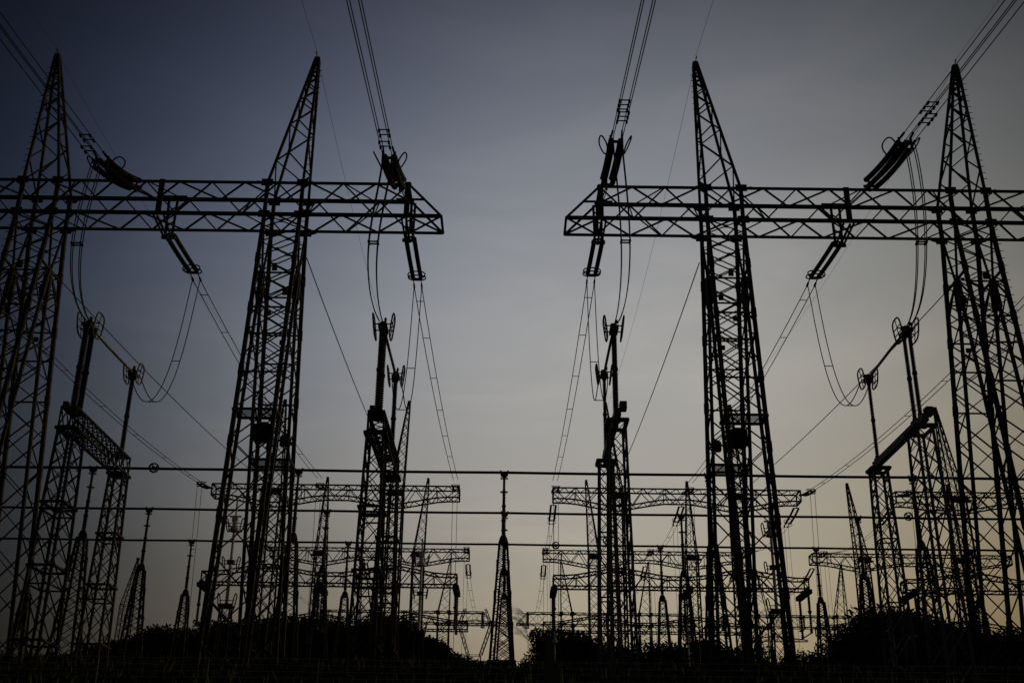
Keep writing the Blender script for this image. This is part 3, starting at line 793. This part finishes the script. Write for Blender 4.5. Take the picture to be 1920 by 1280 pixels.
# ------------------------------------------------------------------ grey current transformers
def current_transformer(x, y, zh, label):
    g = ground(y)
    t = thing('current_transformer', label, 'transformer', (x, y, g), 'grey current transformers')
    z0 = zh-5.9
    mb = MB(); lattice(mb, quad(x, y, g-0.2, 1.0, 1.0), quad(x, y, z0-0.3, 0.7, 0.7), 4, 0.11, 0.06, 'X', horiz=(1,)); mb.box((x, y, z0-0.2), 0.9, 0.9, 0.2)
    part('lattice_stand', mb, 'steel', t)
    mb = MB(); mb.insulator((x, y, z0), (x, y, z0+2.95), 0.11, 0.135, 0.06, 12); mb.insulator((x, y, z0+3.05), (x, y, zh-0.55), 0.09, 0.115, 0.06, 12)
    part('insulator_column', mb, 'grey', t, True)
    mb = MB(); mb.tube([(x, y, zh-0.6), (x, y, zh-0.5), (x, y, zh-0.15), (x, y, zh+0.15)], [0.37, 0.39, 0.20, 0.17], 16)
    mb.box((x, y, zh+0.3), 0.42, 0.45, 0.36); mb.box((x, y, zh+0.55), 0.9, 0.2, 0.09)
    part('bell_head', mb, 'grey', t)
    mb = MB(); mb.tube([(x, y, zh+0.6), (x, y, zh+1.7)], 0.07, 8); part('riser_tube', mb, 'grey', t)
    for nm, z, ry in (('head', zh-0.1, 0.5), ('waist', z0+3.0, 0.4), ('foot', z0+0.1, 0.62)):
        mb = MB()
        for s in (-1, 1):
            mb.ring((x+s*0.55, y, z), V((0, 1, 0)), V((s*0.15, 0, 1)), 0.40, ry, 0.045, 24, 6, 0.7)
            mb.bar((x+s*0.55, y, z+0.12), (x, y, z+0.12), 0.05); mb.bar((x+s*0.55, y, z-0.12), (x, y, z-0.12), 0.05)
        part('grading_ring', mb, 'galv', t)
    mb = MB(); mb.box((x, y, z0+3.0), 0.5, 0.5, 0.3); part('flange', mb, 'galv', t)
for x, y, zh, nm in ((-20.1, 84, 22.3, 'tall light grey pole transformer seen through the left tower legs'), (-6.95, 96, 22.4, 'slim light grey pole transformer right of the inner left disconnector'),
                     (19.95, 84, 22.4, 'tall light grey pole transformer behind the near right gantry leg'), (6.0, 140, 22.6, 'light grey pole transformer beside the leafy tree right of the centre'),
                     (21.7, 138, 22.75, 'light grey pole transformer low behind the rear right spire')):
    current_transformer(x, y, zh, nm)

# ------------------------------------------------------------------ trees
def tree_parts(seed, h, wd, hi=1.0):
    rnd = random.Random(seed); tr = MB(); cr = MB()
    tr.tube([(0, 0, -0.5), (0.05*h*rnd.uniform(-1, 1)*0.3, 0, h*0.3), (0.1, 0.1, h*0.6), (0, 0, h*0.9)], [h*0.022, h*0.018, h*0.011, h*0.004], 7)
    blobs = []
    for k in range(11):
        a = rnd.uniform(0, 2*math.pi); f = rnd.uniform(0.25, 0.95)
        rr = wd*0.5*(1-0.55*max(0, (f-0.45)/0.5))*rnd.uniform(0.25, 0.75)
        c = V((math.cos(a)*rr, math.sin(a)*rr, h*f)); br = wd*rnd.uniform(0.19, 0.30); blobs.append((c, br))
        tr.tube([(0, 0, h*f*0.6), c*0.6+V((0, 0, h*f*0.3)), c], [h*0.008, h*0.005, h*0.002], 5)
    blobs.append((V((0, 0, h*0.62)), wd*0.3))
    for c, br in blobs:
        for j in range(int(330*hi)):
            d = V((rnd.gauss(0, 1), rnd.gauss(0, 1), rnd.gauss(0, 1))).normalized()*(br*rnd.random()**0.35)
            p = c+V((d.x, d.y, d.z*0.8))
            if p.z > h*1.03: continue
            u = V((rnd.gauss(0, 1), rnd.gauss(0, 1), rnd.gauss(0, 1))).normalized(); v_ = u.orthogonal().normalized()
            s = rnd.uniform(0.12, 0.34)
            i = len(cr.v); cr.v += [p-u*s, p+v_*s*0.5, p+u*s, p-v_*s*0.5]; cr.f.append((i, i+1, i+2, i+3))
    return tr, cr
TREES = []
for k, (h, wd) in enumerate(((12, 8.5), (12, 10), (12, 7.5), (12, 9.5))):
    tr_, cr_ = tree_parts(20+k, h, wd); TREES.append((sorted(p.z for p in cr_.v)[int(len(cr_.v)*0.995)], wd, tr_, cr_))
proto = {}
def tree(px, py, y, label, group, kind=None, wide=1.0):
    p = at(px, py+random.choice((-5, 0, 0, 4, 9)), y); g = ground(y); hh = p.z-g
    k = random.randrange(len(TREES)) if kind is None else kind
    h, wd, tr, cr = TREES[k]
    t = thing('tree', label, 'tree', (p.x, y, g), group)
    s = hh/h
    sw_ = (0.55+0.45*s)*wide; t.scale = (sw_, sw_, s); t.rotation_euler = (0, 0, random.uniform(0, 6.28))
    if k not in proto:
        a = bpy.data.meshes.new('trunk'); a.from_pydata([tuple(q) for q in tr.v], [], tr.f); a.materials.append(M['bark'])
        b = bpy.data.meshes.new('crown'); b.from_pydata([tuple(q) for q in cr.v], [], cr.f); b.materials.append(M['leaf'])
        proto[k] = (a, b)
    for nm, me in zip(('trunk', 'crown'), proto[k]):
        c = bpy.data.objects.new(nm, me); COL.objects.link(c); c.parent = t
LEFT = [(5, 1222), (45, 1228), (85, 1222), (130, 1232), (148, 1228), (165, 1222), (178, 1215), (190, 1210), (203, 1207), (215, 1203), (245, 1200), (260, 1195), (275, 1188), (288, 1184), (302, 1180), (317, 1185), (332, 1187), (362, 1180), (392, 1174), (425, 1176), (455, 1168), (485, 1168),
        (515, 1162), (548, 1154), (580, 1160), (612, 1166), (645, 1168), (680, 1168), (712, 1158), (738, 1154), (760, 1166), (800, 1194), (818, 1192)]
for px, py in LEFT:
    tree(px, py, random.uniform(168, 186), 'dark tree in the solid treeline behind the left half of the yard', 'trees of the left treeline')
    if px > 150:
        for off in (5, 17, 34): tree(px+random.uniform(-18, 18), py+off, random.uniform(164, 170), 'dark tree in the solid treeline behind the left half of the yard', 'trees of the left treeline', None, 1.15)
for px, py in ((848, 1228), (872, 1234), (900, 1241), (925, 1247)):
    tree(px, py, 230, 'small low tree at the foot of the far pylon, left of the centre gap', 'small far trees left of the centre gap')
tree(1004, 1178, 112, 'dense round-topped dark tree just right of the centre gap', None, 0, 0.8) if False else tree(1008, 1176, 118, 'dense upright dark tree just right of the centre gap, nearest to it', None, 0, 0.55)
for px, py in ((1030, 1192), (1052, 1183), (1072, 1188), (1092, 1200), (1112, 1196), (1135, 1197), (1158, 1204), (1182, 1206)):
    tree(px, py, random.uniform(168, 180), 'dark bushy tree behind inner right disconnector stand', 'trees behind the inner right disconnector')
    tree(px+8, py+26, 166, 'dark bushy tree behind inner right disconnector stand', 'trees behind the inner right disconnector', None, 1.1)
for px, py in ((1212, 1208), (1236, 1207), (1256, 1213), (1290, 1206), (1315, 1200), (1340, 1205), (1362, 1216), (1400, 1216), (1428, 1226), (1460, 1240), (1490, 1216), (1508, 1219), (1535, 1224)):
    tree(px, py, random.uniform(170, 182), 'dark tree in the low uneven treeline behind the near right gantry leg', 'trees of the low right treeline')
for px, py in ((1558, 1216), (1576, 1195), (1597, 1172), (1620, 1155), (1645, 1147), (1672, 1150), (1695, 1146), (1720, 1152), (1742, 1160), (1768, 1170), (1792, 1180), (1818, 1186), (1842, 1184), (1866, 1183), (1892, 1186), (1915, 1184)):
    tree(px, py, random.uniform(166, 182), 'tall dark tree in the high treeline at the right behind the rightmost stands', 'trees of the high right treeline')
    tree(px+12, py+12, random.uniform(166, 180), 'tall dark tree in the high treeline at the right behind the rightmost stands', 'trees of the high right treeline')
    tree(px-6, py+34, random.uniform(162, 166), 'tall dark tree in the high treeline at the right behind the rightmost stands', 'trees of the high right treeline', None, 1.15)

# ------------------------------------------------------------------ far pylon
def pylon(px, y, zt, label):
    c = at(px, 1200, y); x = c.x; g = ground(y)
    t = thing('pylon', label, 'pylon', (x, y, g), 'far transmission pylons')
    mb = MB(); H = zt
    lattice(mb, quad(x, y, g, 5.0, 5.0), quad(x, y, H-7.5, 2.6, 2.6), 6, 0.22, 0.10, 'X', horiz=(0.5, 1.0))
    part('body', mb, 'steel', t)
    mb = MB()
    for s in (-1, 1):
        q0 = quad(x+s*1.3, y, H-7.5, 0.6, 1.6); q1 = quad(x+s*3.4, y, H-1.2, 0.7, 1.6)
        lattice(mb, q0, q1, 6, 0.14, 0.08, 'X')
        lattice(mb, q1, quad(x+s*2.2, y, H+2.4, 0.4, 0.6), 3, 0.12, 0.07, 'X')
    part('window_frame', mb, 'steel', t)
    mb = MB(); q0 = [V((x-7.5, y+a, H-1.2+b)) for a, b in ((-0.3, 0), (0.3, 0), (0.3, 0.3), (-0.3, 0.3))]; qm = [V((x, y+a, H-1.2+b)) for a, b in ((-0.8, 0), (0.8, 0), (0.8, 1.1), (-0.8, 1.1))]; q1 = [p+V((15, 0, 0)) for p in q0]
    lattice(mb, q0, qm, 6, 0.12, 0.07, 'Z'); lattice(mb, qm, q1, 6, 0.12, 0.07, 'Z')
    part('crossarm', mb, 'steel', t)
pylon(890, 250, 42.6, 'distant lattice pylon with forked head, left of the centre post')
pylon(1452, 260, 41.5, 'distant lattice pylon low behind the near right gantry leg')

# far spire tower at the left
mb = MB(); xl = at(240, 1100, 205).x; gy = ground(205)
t = thing('lattice_mast', 'lone slender lattice mast rising at the far left behind the posts', 'mast', (xl, 205, gy))
lattice(mb, quad(xl, 205, gy, 2.1, 2.1), quad(xl+0.3, 205, 37, 1.9, 1.9), 13, 0.16, 0.08, 'X', horiz=(1,)); part('shaft', mb, 'steel', t)
mb = MB(); lattice(mb, quad(xl+0.3, 205, 37, 1.9, 1.9), quad(xl+1.1, 205, 45.2, 0.2, 0.2), 8, 0.13, 0.07, 'X'); mb.box((xl+1.1, 205, 45.3), 0.5, 0.5, 0.4); part('tip', mb, 'steel', t)

# ------------------------------------------------------------------ perimeter fence
yf = 32.0; zf = [at(960, p, yf).z for p in (1239, 1251, 1263, 1275)]
t = thing('perimeter_fence', 'faint wire fence with thin posts crossing low in the dark foreground', 'fence', (0, yf, ground(yf)))
for z in zf:
    mb = MB(); mb.tube([(k*3.0, yf, z-0.012*(k % 2)) for k in range(-8, 9)], 0.008, 5); part('wire', mb, 'fence', t)
for k in range(-8, 9):
    mb = MB(); x = k*3.0+1.3; g = ground(yf)-0.4; mb.angle((x, yf+0.05, g), (x, yf+0.05, zf[0]+0.03), 0.05, 0.008); part('post', mb, 'galv', t)

# ------------------------------------------------------------------ reeds close to the camera
def reed(x, y, seed, tip, label, plume=True, leaves=5, hh=2.3):
    rnd = random.Random(seed); g = ground(y); t = thing('reed_plant', label, 'reed', (x, y, g), None)
    tip = V(tip); st = bez([V((x, y, g-0.1)), V((x, y, g+hh*0.6)), tip], 14)
    mb = MB(); mb.tube(st, [0.006-0.0003*k for k in range(15)], 6); part('stalk', mb, 'reed', t)
    for k in range(leaves):
        b = st[4+2*(k % 5)]; a = rnd.uniform(0, 6.28); L_ = rnd.uniform(0.5, 0.8)
        d = V((math.cos(a), math.sin(a)*0.4, 0)); p = bez([b, b+d*0.12*L_+V((0, 0, 0.35*L_)), b+d*0.7*L_+V((0, 0, 0.3*L_)), b+d*L_], 10)
        mb = MB()
        for j in range(10):
            wdt = 0.022*(1-(j/10)**2)+0.002; mb.bar(p[j], p[j+1], wdt, 0.0016)
        part('leaf', mb, 'reed', t)
    if plume:
        mb = MB(); a, b = st[-2], st[-1]; ax = (b-a).normalized()
        for k in range(24):
            f = rnd.random(); p = a.lerp(b, f*1.6); d = (ax*0.7+V((-rnd.uniform(0.3, 1.1), rnd.uniform(-0.5, 0.5), rnd.uniform(-0.1, 0.2)))).normalized()
            Ls = rnd.uniform(0.08, 0.19)*(1.1-0.5*f); mb.tube([p, p+d*Ls*0.5, p+d*Ls+V((-0.01, 0, -0.18*Ls))], [0.0012, 0.0017, 0.0006], 4)
        part('plume', mb, 'plume', t)
    return t
p = at(986, 1168, 6.0)
reed(at(1003, 1300, 6.0).x+0.03, 6.0, 4, p, 'out-of-focus reed with feathery plume in front of the dense central tree', True, 3, 2.4)
# broad blurred leaf blades
for px, top, y, wdt, lab in ((1029, 1172, 2.6, 0.045, 'blurred broad green blade standing upright close to the camera'), (1150, 1230, 2.9, 0.03, 'blurred dark blade close to the camera below the inner right stand')):
    a = at(px+6, 1420, y); b = at(px, top, y); t = thing('grass_blade', lab, 'grass blade', (a.x, y, ground(y)))
    base = V((a.x+0.02, y, ground(y)-0.05)); pts = bez([base, a+V((0.0, 0, 0.1)), b], 16); mb = MB()
    for j in range(16):
        wj = wdt*(1-(j/16)**3)+0.002; mb.bar(pts[j], pts[j+1], wj, 0.002, V((0, 1, 0)))
    part('blade', mb, 'reed', t)
